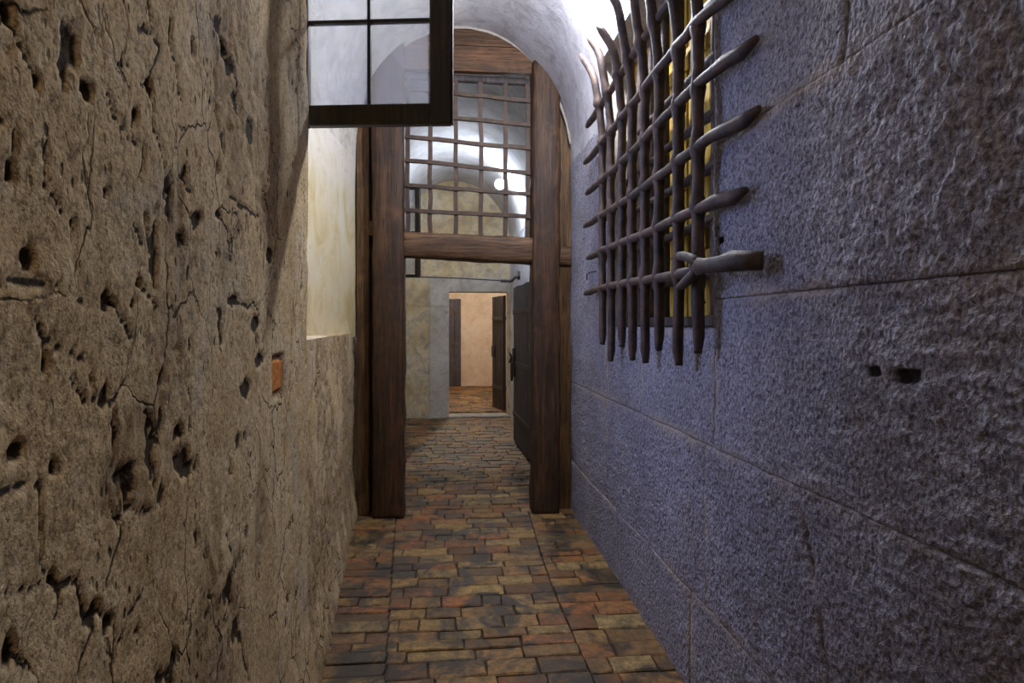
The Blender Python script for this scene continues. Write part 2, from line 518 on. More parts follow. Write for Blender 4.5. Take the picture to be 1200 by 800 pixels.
def crop(pts, ox, oy, s=2.857):
    return [(ox + a / s, oy + b / s) for a, b in pts]
CRACKS = []
for pts in ([(480, 0), (490, 110), (520, 150), (490, 250), (500, 430), (530, 520), (570, 660)], [(340, 300), (370, 400), (445, 495)],
            [(165, 490), (150, 605), (260, 760)], [(0, 370), (70, 430), (75, 520)], [(545, 0), (548, 140), (580, 230), (600, 350)],
            [(440, 70), (490, 110)], [(370, 200), (480, 285)], [(770, 660), (870, 730), (875, 800)], [(30, 60), (70, 160), (120, 280)],
            [(470, 500), (460, 640)], [(600, 590), (640, 640)], [(690, 40), (760, 150), (790, 260), (800, 380)]):
    CRACKS.append((crop(pts, 0, 0), 1.0))
for pts in ([(0, 180), (140, 210), (290, 240)], [(155, 380), (290, 440)], [(370, 220), (400, 310), (450, 400)], [(460, 170), (465, 220), (540, 290)],
            [(500, 630), (545, 725)], [(300, 600), (400, 590), (430, 540)], [(430, 10), (480, 80)], [(780, 270), (860, 280)], [(985, 200), (975, 480), (960, 700)],
            [(250, 500), (300, 600)], [(120, 300), (155, 380), (160, 480)], [(640, 560), (650, 700)]):
    CRACKS.append((crop(pts, 0, 260), 1.0))
for pts in ([(0, 160), (135, 150), (140, 280), (165, 430), (110, 500), (0, 530)], [(165, 430), (230, 470), (210, 560)], [(230, 470), (280, 470), (310, 590), (330, 610), (290, 780)],
            [(380, 110), (410, 235), (430, 290)], [(450, 80), (445, 215), (520, 215)], [(430, 290), (375, 460)], [(500, 490), (420, 660)],
            [(340, 540), (400, 600), (410, 720)], [(760, 290), (790, 430)], [(790, 600), (830, 780)], [(60, 640), (130, 760)]):
    CRACKS.append((crop(pts, 0, 520), 1.3))
PITS = [(73, 52, 7, 17), (96, 107, 7, 10), (153, 141, 4, 8), (170, 100, 5, 12), (255, 30, 5, 10), (262, 55, 5, 12), (270, 80, 4, 12), (278, 120, 3, 14), (294, 150, 6, 16),
        (257, 254, 5, 6), (230, 258, 6, 9), (38, 302, 8, 12), (54, 425, 6, 15), (21, 528, 9, 14), (68, 544, 9, 6), (219, 541, 8, 18), (226, 552, 5, 9), (268, 690, 7, 17), (278, 737, 4, 14),
        (21, 758, 10, 18), (10, 15, 7, 12), (149, 605, 4, 6), (124, 222, 4, 4), (20, 205, 9, 12), (40, 90, 4, 10), (215, 510, 5, 10), (70, 678, 7, 6), (115, 715, 8, 10),
        (133, 735, 5, 12), (170, 742, 5, 4), (275, 350, 5, 5), (300, 380, 5, 10), (306, 420, 5, 8), (290, 455, 7, 12), (316, 300, 4, 9), (162, 335, 4, 7), (133, 358, 5, 5)]

def left_relief(y, z):
    und = (fbm(y * 2.2, z * 2.2, 3, 4) - 0.5) * 0.03 + (fbm(y * 9, z * 9, 8, 4) - 0.5) * 0.006 + (fbm(y * 45, z * 38, 15, 3) - 0.5) * 0.003
    # where the plaster has come away the masonry shows rough
    m = fbm(y * 2.7 + 3.3, z * 1.9 + 1.1, 21, 4)
    loss = sstep(0.57, 0.66, m - 0.06 * sstep(1.5, 0.9, y) + 0.06 * sstep(1.7, 2.3, y) * sstep(2.6, 1.6, z) + 0.17 * sstep(2.5, 2.9, y))
    f1, f2 = worley(y * 9 + fbm(y * 6, z * 6, 2, 2), z * 11 + fbm(y * 6, z * 6, 4, 2), 5)
    rub = sstep(0.0, 0.16, f2 - f1)
    rubble = (fbm(y * 26, z * 18, 31, 4) - 0.5) * (0.014 + 0.016 * sstep(2.0, 2.7, y)) - (1 - rub) * 0.004
    h = und + loss * (rubble - 0.003)
    yw = y + (fbm(y * 26, z * 22, 41, 3) - 0.5) * 0.026
    zw = z + (fbm(y * 26 + 9, z * 22 + 4, 43, 3) - 0.5) * 0.03
    crack = np.zeros_like(y)
    for pts, w in CRACKS:
        P = [on_left(*p) for p in pts]
        ym = sum(p[0] for p in P) / len(P)
        d = seg_dist(yw, zw, P)
        wd = (0.0008 + 0.0020 * ym) * w * (0.5 + fbm(y * 12, z * 12, 51, 2))
        crack = np.maximum(crack, sstep(wd * 1.6, wd * 0.5, d))
    pit = np.zeros_like(y)
    for (px, py, rx, ry) in PITS:
        y0, z0 = on_left(px, py)
        y1, _ = on_left(px - rx, py); ya, za = on_left(px, py - ry)
        ry_ = abs(y1 - y0); rz_ = abs(za - z0)
        d = np.hypot((yw - y0) / ry_, (zw - z0) / rz_) + (fbm(y * 60, z * 50, 44, 2) - 0.5) * 0.7
        pit = np.maximum(pit, sstep(1.25, 0.7, d))
    extra = sstep(0.70, 0.76, fbm(y * 24 + 2, z * 17 + 7, 61, 3)) * sstep(0.50, 0.65, fbm(y * 2.1, z * 1.7, 63, 2)) * 0.7
    pit = np.maximum(pit, extra)
    # recess around the bare brick
    yb, zb = on_left(327, 440)
    bd = np.maximum(np.abs(y - yb) / 0.085, np.abs(z - zb) / 0.062)
    bp = sstep(1.15, 0.95, bd)
    h = h - crack * 0.005 - pit * 0.009 - bp * 0.012
    return h, np.clip(np.maximum(loss * 0.5, bp), 0, 1), np.clip(np.maximum(crack, pit), 0, 1)

def left_patch(ys, zs, name, parent=None):
    Yg, Zg = np.meshgrid(ys, zs, indexing='ij')
    h, bare, crack = left_relief(Yg, Zg)
    fade = sstep(0.0, 0.03, 3.0 - Zg)
    X = XL_np(Yg) + h * fade + 0.035 * sstep(0.35, 0.0, Zg)
    V = np.stack([X, Yg, Zg], -1).reshape(-1, 3)
    return V, grid_faces(len(ys), len(zs)), bare.ravel(), crack.ravel()

ys_a = np.concatenate([np.arange(-4.2, 0.3, 0.05), 0.30 * np.exp(np.arange(0, math.log(Y_STEP / 0.30), 0.0065)), [Y_STEP]])
zs_a = np.concatenate([np.arange(-0.03, 0.3, 0.02), np.arange(0.3, 2.9, 0.0075)])
Va, Fa, ba, ca = left_patch(ys_a, zs_a, 'a')
ys_b = np.concatenate([[Y_STEP], np.arange(Y_STEP + 0.012, Y_PORT + 0.16, 0.016)])
zs_b = np.concatenate([np.arange(-0.03, LEDGE, 0.011), [LEDGE]])
Vb, Fb, bb, cb = left_patch(ys_b, zs_b, 'b')
na = len(Va)
# jamb at the end of the tall part, and the ledge
jz = np.arange(LEDGE - 0.02, 3.9, 0.02); jx = np.linspace(0, 1, 22)
edge_h, _, _ = left_relief(np.full(jz.shape, Y_STEP), jz)
edge_x = XL(Y_STEP) + edge_h * sstep(0.0, 0.03, 3.0 - jz)
J = np.zeros((len(jx), len(jz), 3))
J[..., 0] = edge_x[None, :] + (recess_x(Y_STEP) - 0.06 - edge_x[None, :]) * jx[:, None]
J[..., 1] = Y_STEP + (fbm(jx[:, None] * 5, jz[None, :] * 6, 71, 3) - 0.5) * 0.02 * (jx[:, None] > 0)
J[..., 2] = jz[None, :]
Vc = J.reshape(-1, 3); Fc = grid_faces(len(jx), len(jz))
ly = ys_b; lx = np.linspace(0, 1, 14)
eh, _, _ = left_relief(ly, np.full(ly.shape, LEDGE))
ex = XL_np(ly) + eh
Lg = np.zeros((len(ly), len(lx), 3))
Lg[..., 0] = ex[:, None] + (recess_x(ly)[:, None] - 0.06 - ex[:, None]) * lx[None, :]
Lg[..., 1] = ly[:, None]
Lg[..., 2] = LEDGE + (fbm(ly[:, None] * 9, lx[None, :] * 4, 73, 3) - 0.5) * 0.012 * (lx[None, :] > 0)
Vd = Lg.reshape(-1, 3); Fd = grid_faces(len(ly), len(lx))
nb = len(Vb); nc = len(Vc); nd_ = len(Vd)
allV = np.concatenate([Va, Vb, Vc, Vd])
allF = Fa + (np.array(Fb) + na).tolist() + (np.array(Fc) + na + nb).tolist() + (np.array(Fd) + na + nb + nc).tolist()
wall_left = mesh_obj('wall_left', allV, allF, M_LEFT, None, True,
                     {'bare': np.concatenate([ba, bb, np.zeros(nc), np.zeros(nd_)]), 'crack': np.concatenate([ca, cb, np.zeros(nc), np.zeros(nd_)])})
tag(wall_left, 'cracked cream plaster wall on the left side of the passage', kind='structure')

# the bare orange brick showing through the plaster
yb, zb = on_left(327, 440)
vs, fs = bevel_box((XL(yb) - 0.06, yb - 0.075, zb - 0.052), (XL(yb) - 0.008, yb + 0.075, zb + 0.052), 0.012)
vs = [v + Vector((random.uniform(-.006, .003), random.uniform(-.014, .008), random.uniform(-.010, .008))) for v in vs]
tag(mesh_obj('exposed_brick', vs, fs, M_RAWBRICK, wall_left, False), 'bare orange brick where the plaster fell away')

# recess (splayed window embrasure) above the ledge, with a window opening that lets in the daylight
WY0, WY1, WZ0, WZ1 = 2.78, 3.66, 1.62, 2.74
def recess_patch(ya, yb_, za, zb_, st=0.03):
    ys = np.linspace(ya, yb_, max(2, int((yb_ - ya) / st) + 1)); zs = np.linspace(za, zb_, max(2, int((zb_ - za) / st) + 1))
    Yg, Zg = np.meshgrid(ys, zs, indexing='ij')
    h = (fbm(Yg * 3, Zg * 3, 81, 4) - 0.5) * 0.02
    ed = np.minimum(np.minimum(np.abs(Yg - WY0), np.abs(Yg - WY1)), np.minimum(np.abs(Zg - WZ0), np.abs(Zg - WZ1)))
    X = recess_x(Yg) + h * sstep(0, 0.05, ed) * (Zg < SPRING - 0.01)
    return np.stack([X, Yg, Zg], -1).reshape(-1, 3), grid_faces(len(ys), len(zs))
RV = []; RF = []; n0 = 0
for a in ((Y_STEP - 0.02, WY0, LEDGE - 0.03, SPRING), (WY1, Y_PORT + 0.12, LEDGE - 0.03, SPRING), (WY0, WY1, LEDGE - 0.03, WZ0), (WY0, WY1, WZ1, SPRING)):
    v, f = recess_patch(*a); RV.append(v); RF += (np.array(f) + n0).tolist(); n0 += len(v)
jam = []
for (y0, z0, y1, z1) in ((WY0, WZ0, WY1, WZ0), (WY1, WZ0, WY1, WZ1), (WY1, WZ1, WY0, WZ1), (WY0, WZ1, WY0, WZ0)):
    v = [(recess_x(y0), y0, z0), (recess_x(y1), y1, z1), (recess_x(y1) - 0.28, y1, z1), (recess_x(y0) - 0.28, y0, z0)]
    RV.append(np.array(v)); RF.append([n0, n0 + 1, n0 + 2, n0 + 3]); n0 += 4
wall_recess = mesh_obj('wall_recess', np.concatenate(RV), RF, M_RECESS)
tag(wall_recess, 'stained whitewashed window recess above the left ledge', kind='structure')

OY0, OY1, OZ0, OZ1 = 2.36, 4.02, 1.495, 3.16        # opening behind the big grate
# ------------------------------------------------------------------ vault over the whole passage
def vault(ys, left_fn, name, mat, amp=0.02, n=72, end_left=None):
    V = np.zeros((len(ys), n + 1, 3))
    th0 = math.asin((OZ1 - SPRING) / RISE)
    th = np.concatenate([np.linspace(0, th0, 9), np.linspace(th0, math.pi, n - 7)[1:]])
    for i, y in enumerate(ys):
        xl = left_fn(y); xc = (xl + XR) / 2; a = (XR - xl) / 2
        h = (fbm(th * 2.2 + 4, np.full(th.shape, y * 1.7), 91, 4) - 0.5) * amp * sstep(0.3, 0.7, th) * sstep(math.pi, 2.8, th) * 2
        V[i, :, 0] = xc + (a + h) * np.cos(th)
        V[i, :, 1] = y
        V[i, :, 2] = SPRING + (RISE + h) * np.sin(th)
    fcs = grid_faces(len(ys), n + 1, True)
    Vf = V.reshape(-1, 3); keep = []
    for q in fcs:                                   # leave the top of the grated opening free
        c = Vf[q].mean(0)
        if not (OY0 < c[1] < OY1 and c[0] > 0.6 and c[2] < OZ1 + 0.004): keep.append(q)
    return mesh_obj(name, Vf, keep, mat)
v1 = vault(np.arange(-4.2, OY0 - 0.02, 0.06).tolist() + np.linspace(OY0, Y_STEP + 0.005, 6).tolist(), XL, 'ceiling', M_VAULT)
tag(v1, 'rough plaster barrel vault over the near passage', kind='structure')
v2 = vault(np.concatenate([np.linspace(Y_STEP - 0.01, OY1, 30), np.linspace(OY1, Y_PORT + 0.14, 26)[1:]]), recess_x, 'ceiling_recess', M_VAULT)
tag(v2, 'blue grey plaster vault in front of the timber portal', kind='structure')
v3 = vault(np.linspace(Y_PORT + 0.14, Y_FAR + 0.1, 60), lambda y: XL2, 'ceiling_beyond', M_FARVAULT)
tag(v3, 'pale plaster vault beyond the timber portal', kind='structure')

# ------------------------------------------------------------------ right wall: big hammered blocks below, plaster above
wall_right = mesh_obj('wall_right', *(lambda P: (P[0], P[1]))((
    [(XR + 0.022, -4.2, -0.03), (XR + 0.022, Y_FAR + 0.1, -0.03), (XR + 0.022, Y_FAR + 0.1, 1.495), (XR + 0.022, -4.2, 1.495),
     (XR + 0.022, OY0 - 0.002, 1.495), (XR + 0.022, OY0 - 0.002, 2.9), (XR + 0.022, -4.2, 2.9),
     (XR + 0.022, OY1 + 0.002, 1.495), (XR + 0.022, Y_FAR + 0.1, 2.9), (XR + 0.022, OY1 + 0.002, 2.9)],
    [[0, 1, 2, 3], [3, 4, 5, 6], [7, 2, 8, 9]])), M_MORTAR, None, False)
tag(wall_right, 'hammered grey stone wall on the right side of the passage', kind='structure')

HOLES = [(1026, 435, 7, 7), (1060, 440, 10, 9), (845, 282, 3, 4)]
def right_block(y0, y1, z0, z1, seed, st=0.008, fine=True):
    g = 0.0012
    y0 += g; y1 -= g; z0 += g; z1 -= g
    if fine:
        k = 0.0075
        n = max(3, int(math.log(max(y1, 0.8) / max(y0, 0.5)) / k)) if y0 > 0.5 else max(3, int((y1 - y0) / 0.03))
        ys = np.geomspace(max(y0, 0.05), y1, n) if y0 > 0.5 else np.linspace(y0, y1, n)
        zs = np.linspace(z0, z1, max(3, int((z1 - z0) / st)))
    else:
        ys = np.linspace(y0, y1, max(3, int((y1 - y0) / 0.05))); zs = np.linspace(z0, z1, max(3, int((z1 - z0) / 0.05)))
    Yg, Zg = np.meshgrid(ys, zs, indexing='ij')
    ed = np.minimum(np.minimum(Yg - y0, y1 - Yg), np.minimum(Zg - z0, z1 - Zg))
    ed = ed + (fbm(Yg * 22, Zg * 22, 5, 3) - 0.5) * 0.012
    tilt = (random.Random(seed).random() - 0.5) * 0.005
    smooth_low = (1 - 0.6 * sstep(2.3, 2.5, Yg) * sstep(0.9, 1.04, Zg)) * (0.4 + 0.6 * sstep(0.30, 0.45, Zg)) * (1 - 0.65 * sstep(2.12, 2.22, Zg))
    h = tilt + (fbm(Yg * 3.2, Zg * 3.2, 7, 4) - 0.5) * 0.022
    h = h + smooth_low * ((fbm(Yg * 40, Zg * 38, 9, 3) - 0.5) * 0.015 + (fbm(Yg * 95, Zg * 85, 19, 2) - 0.5) * 0.009)
    jm = 0.25 + 0.75 * sstep(0.4, 0.6, fbm(Yg * 4, Zg * 4, 23, 2))
    h = h - 0.004 * sstep(0.010, 0.0, ed) * jm
    stain = 0.9 * sstep(0.045, 0.0, ed + (fbm(Yg * 5, Zg * 5, 13, 3) - 0.5) * 0.07) * (0.25 + 0.75 * sstep(0.42, 0.62, fbm(Yg * 2.1, Zg * 2.6, 17, 3)))
    crack = sstep(0.004, 0.0, ed) * 0.30 * jm * sstep(0.5, 0.7, fbm(Yg * 7, Zg * 7, 27, 2))
    for (px, py, rx, ry) in HOLES:
        a, b = on_right(px, py); a1, _ = on_right(px + rx, py); _, b1 = on_right(px, py - ry)
        d = np.maximum(np.abs(Yg - a) / abs(a1 - a), np.abs(Zg - b) / abs(b1 - b)) + (fbm(Yg * 60, Zg * 60, 3, 2) - 0.5) * 0.3
        p = sstep(1.1, 0.8, d)
        h = h - 0.018 * p; crack = np.maximum(crack, p * 0.9)
    for pts in ([(930, 572), (945, 640), (958, 720), (970, 800)], [(990, 0), (991, 40), (984, 72)], [(1000, 520), (1010, 440)]):
        P = [on_right(*p) for p in pts]
        d = seg_dist(Yg + (fbm(Yg * 20, Zg * 20, 33, 3) - 0.5) * 0.03, Zg, P)
        w = 0.016 if pts[0][0] != 1000 else 0.004
        p = sstep(w, w * 0.4, d) * (0.4 + 0.6 * sstep(0.4, 0.6, fbm(Yg * 11, Zg * 11, 35, 2)))
        h = h - 0.008 * p; stain = np.maximum(stain, p); crack = np.maximum(crack, 0.45 * p)
    X = XR - h
    V = np.stack([X, Yg, Zg], -1)
    nu, nv = V.shape[:2]
    verts = V.reshape(-1, 3).tolist(); faces = grid_faces(nu, nv, True)
    # returns of the block into the joint
    rim = [(i, 0) for i in range(nu)] + [(nu - 1, j) for j in range(1, nv)] + [(i, nv - 1) for i in range(nu - 2, -1, -1)] + [(0, j) for j in range(nv - 2, 0, -1)]
    b0 = len(verts)
    for (i, j) in rim:
        verts.append([XR + 0.03, V[i, j, 1], V[i, j, 2]])
    m = len(rim)
    for k in range(m):
        k2 = (k + 1) % m
        faces.append([rim[k][0] * nv + rim[k][1], rim[k2][0] * nv + rim[k2][1], b0 + k2, b0 + k])
    pad = np.zeros(m)
    o = mesh_obj('stone_block', np.array(verts), faces, M_RIGHT, wall_right, True,
                 {'stain': np.concatenate([stain.ravel(), pad]), 'crack': np.concatenate([crack.ravel(), pad])})
    return o

courses = [
    (-0.02, 0.40, [-4.2, -2.6, -1.0, 0.52, 2.61, 3.75, Y_PORT + 0.2]),
    (0.40, 1.04, [-4.2, -2.9, -1.3, 0.52, 2.45, 4.05, Y_PORT + 0.2]),
    (1.04, 1.47, [-4.2, -2.4, -0.9, 0.45, 1.0, 2.33, 3.30, Y_PORT + 0.2]),
    (1.47, 1.60, [-4.2, -2.4, -0.9, 0.45, 1.0, OY0]),
    (1.60, 2.17, [-4.2, -2.0, -0.6, 0.52, OY0]),
    (2.17, SPRING + 0.02, [-4.2, -2.5, -0.8, 0.55, OY0]),
    (1.495, 2.2, [OY1, Y_PORT + 0.2]), (2.2, SPRING + 0.02, [OY1, Y_PORT + 0.2]),
]
# merge the thin strip course with the one under it so the joint lies at 1.60 near the camera
courses[2] = (1.04, 1.60, [-4.2, -2.4, -0.9, 0.45, OY0]); courses[3] = (1.04, OZ0, [OY0, 3.30, OY1]); courses[6] = (1.04, SPRING + 0.02, [OY1, Y_PORT + 0.2]); del courses[7]
sd = 0
for (z0, z1, ys) in courses:
    for a, b in zip(ys[:-1], ys[1:]):
        sd += 1
        right_block(a, b, z0, z1, sd, 0.008 if a < 2.5 else 0.011, b > 0.5)
# plain plaster beyond the portal
yy = np.linspace(Y_PORT + 0.2, Y_FAR + 0.1, 90); zz = np.linspace(-0.02, SPRING + 0.01, 60)
Yg, Zg = np.meshgrid(yy, zz, indexing='ij')
Xg = XR + 0.004 - (fbm(Yg * 3, Zg * 3, 101, 4) - 0.5) * 0.03
wrb = mesh_obj('wall_right_beyond', np.stack([Xg, Yg, Zg], -1).reshape(-1, 3), grid_faces(len(yy), len(zz), True), M_VAULT)
tag(wrb, 'pale blue plaster wall right of the room beyond the portal', kind='structure')

# reveals of the grated opening
DEP = 0.26
vs = []; fs = []
def quad(a, b, c, d):
    k = len(vs); vs.extend([a, b, c, d]); fs.append([k, k + 1, k + 2, k + 3])
x0, x1 = XR - 0.004, XR + DEP
def vault_x(y, z):
    xl = XL(y) if y < Y_STEP else recess_x(y)
    xc = (xl + XR) / 2; a = (XR - xl) / 2
    return xc + a * math.sqrt(max(0, 1 - (max(0, z - SPRING) / RISE) ** 2))
quad((x0, OY0, OZ0), (x0, OY1, OZ0), (x1, OY1, OZ0), (x1, OY0, OZ0))
quad((vault_x(OY0, OZ1), OY0, OZ1), (x1, OY0, OZ1), (x1, OY1, OZ1), (vault_x(OY1, OZ1), OY1, OZ1))
zs_ = [OZ0, SPRING] + [SPRING + (OZ1 - SPRING) * q for q in (0.25, 0.5, 0.75, 1.0)]
for za, zb_ in zip(zs_[:-1], zs_[1:]):
    for yy_ in (OY0, OY1):
        xa = x0 if za < SPRING else vault_x(yy_, za) - 0.004; xb = vault_x(yy_, zb_) - 0.004
        quad((xa, yy_, za), (x1, yy_, za), (x1, yy_, zb_), (xb, yy_, zb_))
quad((x1, OY0, OZ0), (x1, OY1, OZ0), (x1, OY1, OZ1), (x1, OY0, OZ1))
reveal = mesh_obj('wall_reveal', vs, fs, M_MORTAR, None, False)
tag(reveal, 'plastered reveal of the grated opening in the stone wall', kind='structure')

# ------------------------------------------------------------------ far wall, end room
FX0, FX1, FZ = -0.01, 0.957, 2.06
def plane_patch(x0, x1, z0, z1, y, st=0.05, amp=0.012, seed=3):
    xs = np.linspace(x0, x1, max(2, int((x1 - x0) / st) + 1)); zs = np.linspace(z0, z1, max(2, int((z1 - z0) / st) + 1))
    Xg, Zg = np.meshgrid(xs, zs, indexing='ij')
    Yg = y + (fbm(Xg * 4, Zg * 4, seed, 4) - 0.5) * amp
    return np.stack([Xg, Yg, Zg], -1).reshape(-1, 3), grid_faces(len(xs), len(zs))
def multi(name, mat, patches, extra=()):
    V = []; Fs = []; k = 0
    for p in patches:
        v, f = plane_patch(*p); V.append(v); Fs += (np.array(f) + k).tolist(); k += len(v)
    for q in extra:
        V.append(np.array(q, float)); Fs.append([k, k + 1, k + 2, k + 3]); k += 4
    return mesh_obj(name, np.concatenate(V), Fs, mat, None, True)
wf = multi('wall_far', M_FARWALL, [(XL2 - 0.05, FX0, -0.05, 4.0, Y_FAR), (FX0, FX1, FZ, 4.0, Y_FAR), (FX1, XR + 0.05, -0.05, 4.0, Y_FAR)],
           [((FX0, Y_FAR, -.05), (FX0, Y_FAR, FZ), (FX0, Y_FAR + .25, FZ), (FX0, Y_FAR + .25, -.05)),
            ((FX1, Y_FAR, -.05), (FX1, Y_FAR + .25, -.05), (FX1, Y_FAR + .25, FZ), (FX1, Y_FAR, FZ)),
            ((FX0, Y_FAR, FZ), (FX1, Y_FAR, FZ), (FX1, Y_FAR + .25, FZ), (FX0, Y_FAR + .25, FZ))])
tag(wf, 'stained cream far wall pierced by a small doorway', kind='structure')
tr = box_part('trim_1', (FX0 - 0.33, Y_FAR - 0.008, -0.02), (FX0, Y_FAR + 0.05, FZ + 0.26), M_JAMB, None, 0.012)
tag(tr, 'grey stone jamb left of the far doorway', kind='structure')
tr = box_part('trim_2', (FX0 - 0.33, Y_FAR - 0.007, FZ), (XR, Y_FAR + 0.05, FZ + 0.25), M_JAMB, None, 0.012)
tag(tr, 'grey stone lintel over the far doorway', kind='structure')
tr = box_part('trim_3', (-0.45, Y_FAR - 0.12, -0.04), (XR, Y_FAR + 0.26, 0.035), M_STONE, None, 0.012)
tag(tr, 'worn stone threshold step at the far doorway', kind='structure')
we = multi('wall_end', M_ENDWALL, [(-2.0, 2.0, -0.05, 3.3, Y_END)])
tag(we, 'rose cream plaster wall at the very end of the passage', kind='structure')
vs = []; fs = []
quad((-2, Y_FAR + .25, 0), (-2, Y_END, 0), (-2, Y_END, 3.2), (-2, Y_FAR + .25, 3.2))
quad((2, Y_FAR + .25, 0), (2, Y_FAR + .25, 3.2), (2, Y_END, 3.2), (2, Y_END, 0))
quad((-2, Y_FAR + .25, 3.2), (-2, Y_END, 3.2), (2, Y_END, 3.2), (2, Y_FAR + .25, 3.2))
quad((-2, Y_FAR + .25, 0), (-2, Y_FAR + .25, 3.2), (FX0, Y_FAR + .25, 3.2), (FX0, Y_FAR + .25, 0))
quad((FX1, Y_FAR + .25, 0), (FX1, Y_FAR + .25, 3.2), (2, Y_FAR + .25, 3.2), (2, Y_FAR + .25, 0))
quad((FX0, Y_FAR + .25, FZ), (FX0, Y_FAR + .25, 3.2), (FX1, Y_FAR + .25, 3.2), (FX1, Y_FAR + .25, FZ))
o = mesh_obj('wall_end_room', vs, fs, M_ENDWALL, None, False); tag(o, 'side walls and ceiling of the end room', kind='structure')
yy = np.linspace(Y_PORT + 0.1, Y_FAR + 0.1, 80); zz = np.linspace(-0.02, SPRING + 0.01, 50)
Yg, Zg = np.meshgrid(yy, zz, indexing='ij')
Xg = XL2 + (fbm(Yg * 3, Zg * 3, 103, 4) - 0.5) * 0.02
o = mesh_obj('wall_left_beyond', np.stack([Xg, Yg, Zg], -1).reshape(-1, 3), grid_faces(len(yy), len(zz)), M_FARWALL)
tag(o, 'cream plaster wall left of the room beyond the portal', kind='structure')
o = multi('wall_back', M_LEFT, [(-0.6, 1.2, -0.05, 4.0, -4.15)]); tag(o, 'plaster wall closing the passage behind the viewer', kind='structure')
# plaster nib between the left wall, recess and the timber portal
vs = []; fs = []
quad((-1.2, Y_PORT + 0.115, -0.02), (-0.70, Y_PORT + 0.115, -0.02), (-0.70, Y_PORT + 0.115, 4.0), (-1.2, Y_PORT + 0.115, 4.0))
o = mesh_obj('wall_portal', vs, fs, M_FARWALL, None, False); tag(o, 'plaster nib behind the left jamb of the timber portal', kind='structure')

# ------------------------------------------------------------------ floor
floor = mesh_obj('floor', [(-2.1, -4.2, -0.014), (2.1, -4.2, -0.014), (2.1, Y_END + 0.05, -0.014), (-2.1, Y_END + 0.05, -0.014)], [[0, 1, 2, 3]], M_DIRT, None, False)
tag(floor, 'worn brick paving of the passage floor', kind='structure')
def brick_mesh(seed):
    r = random.Random(seed)
    c = 0.045
    outer = [(-.5, -.5), (0, -.5), (.5, -.5), (.5, 0), (.5, .5), (0, .5), (-.5, .5), (-.5, 0)]
    outer = [(x + r.uniform(-.025, .012) * (1 if x > 0 else -1 if x < 0 else 0), y + r.uniform(-.05, .03) * (1 if y > 0 else -1 if y < 0 else 0)) for x, y in outer]
    vs = [(x, y, -0.03) for x, y in outer] + [(x, y, -0.006 + r.uniform(-.003, .001)) for x, y in outer]
    vs += [(x * (1 - 0.6 * c), y * (1 - 2.6 * c), r.uniform(-.0018, .0018)) for x, y in outer] + [(r.uniform(-.1, .1), r.uniform(-.1, .1), r.uniform(-.002, .003))]
    fs = []
    for k in range(8):
        k2 = (k + 1) % 8
        fs += [[k, k2, 8 + k2, 8 + k], [8 + k, 8 + k2, 16 + k2, 16 + k], [16 + k, 16 + k2, 24]]
    return vs, fs
variants = []
for s in range(10):
    v, f = brick_mesh(s)
    me = bpy.data.meshes.new('brick'); me.from_pydata(v, [], f); me.materials.append(M_BRICK); me.update()
    variants.append((me, np.array(v), f))
SV = []; SF = []; scount = 0; bcount = 0
def lay(x0, x1, y0, y1, near):
    global scount, bcount
    g = random.uniform(0.002, 0.006)
    cx, cy = (x0 + x1) / 2, (y0 + y1) / 2
    sx, sy = (x1 - x0) - g, (y1 - y0) - g
    z = random.uniform(-0.005, 0.005); rz = random.uniform(-0.02, 0.02)
    me, vv, ff = random.choice(variants)
    if near:
        o = bpy.data.objects.new('brick', me); C.objects.link(o); o.parent = floor
        o.location = (cx, cy, z - 0.0015); o.scale = (sx, sy, 1); o.rotation_euler = (random.uniform(-.012, .012), random.uniform(-.012, .012), rz)
        bcount += 1
    else:
        w = vv.copy(); w[:, 0] = w[:, 0] * sx + cx; w[:, 1] = w[:, 1] * sy + cy; w[:, 2] += z
        SV.append(w); SF.extend((np.array(ff) + 0)[:, :].tolist() if False else [[i + scount for i in q] for q in ff]); scount += len(w)
def strip(fx0, fx1, ya, yb_, hmin, hmax, lmin, lmax, n0, n1):
    y = ya
    while y < yb_:
        h = random.uniform(hmin, hmax)
        a, b = fx0(y + h / 2), fx1(y + h / 2)
        x = a
        first = random.uniform(0.35, 1.0)
        while x < b - 0.01:
            L = random.uniform(lmin, lmax) * first; first = 1.0
            if random.random() < 0.14: L *= 0.5
            if b - (x + L) < 0.08: L = b - x
            lay(x, x + L, y, y + h, n0 < y < n1)
            x += L
        y += h
jl = lambda y: -0.10 - 0.062 * y if y < Y_PORT else -0.42
wl = lambda y: (XL(y) - 0.01) if y < Y_PORT else XL2
jr = lambda y: 0.62 + 0.03 * math.sin(y * 1.3)
NEAR0, NEAR1 = 2.35, 5.35
strip(wl, jl, -1.2, Y_PORT, 0.085, 0.12, 0.30, 0.45, NEAR0, NEAR1)
strip(jl, jr, -1.2, Y_PORT, 0.095, 0.145, 0.16, 0.33, NEAR0, NEAR1)
strip(jr, lambda y: XR + 0.01, -1.2, Y_PORT, 0.11, 0.16, 0.2, 0.4, NEAR0, NEAR1)
strip(lambda y: XL2, lambda y: XR + 0.01, Y_PORT, Y_FAR - 0.1, 0.095, 0.14, 0.16, 0.32, NEAR0, NEAR1)
so = mesh_obj('distant_bricks', np.concatenate(SV), SF, M_BRICKS, floor, False)
tag(so, 'worn bricks of the floor farther along the passage', kind='stuff')
# floor of the end room, herringbone-worn red brick laid on a step
SV.clear(); SF.clear(); scount = 0
y = Y_FAR + 0.26
while y < Y_END:
    x = -1.6 + random.uniform(0, .2)
    while x < 1.8:
        lay(x, x + 0.27, y, y + 0.13, False); x += 0.27
    y += 0.13
vv = np.concatenate(SV); vv[:, 2] += 0.06
so = mesh_obj('distant_bricks', vv, SF, M_BRICKS, floor, False)
tag(so, 'reddish bricks of the end room floor', kind='stuff')

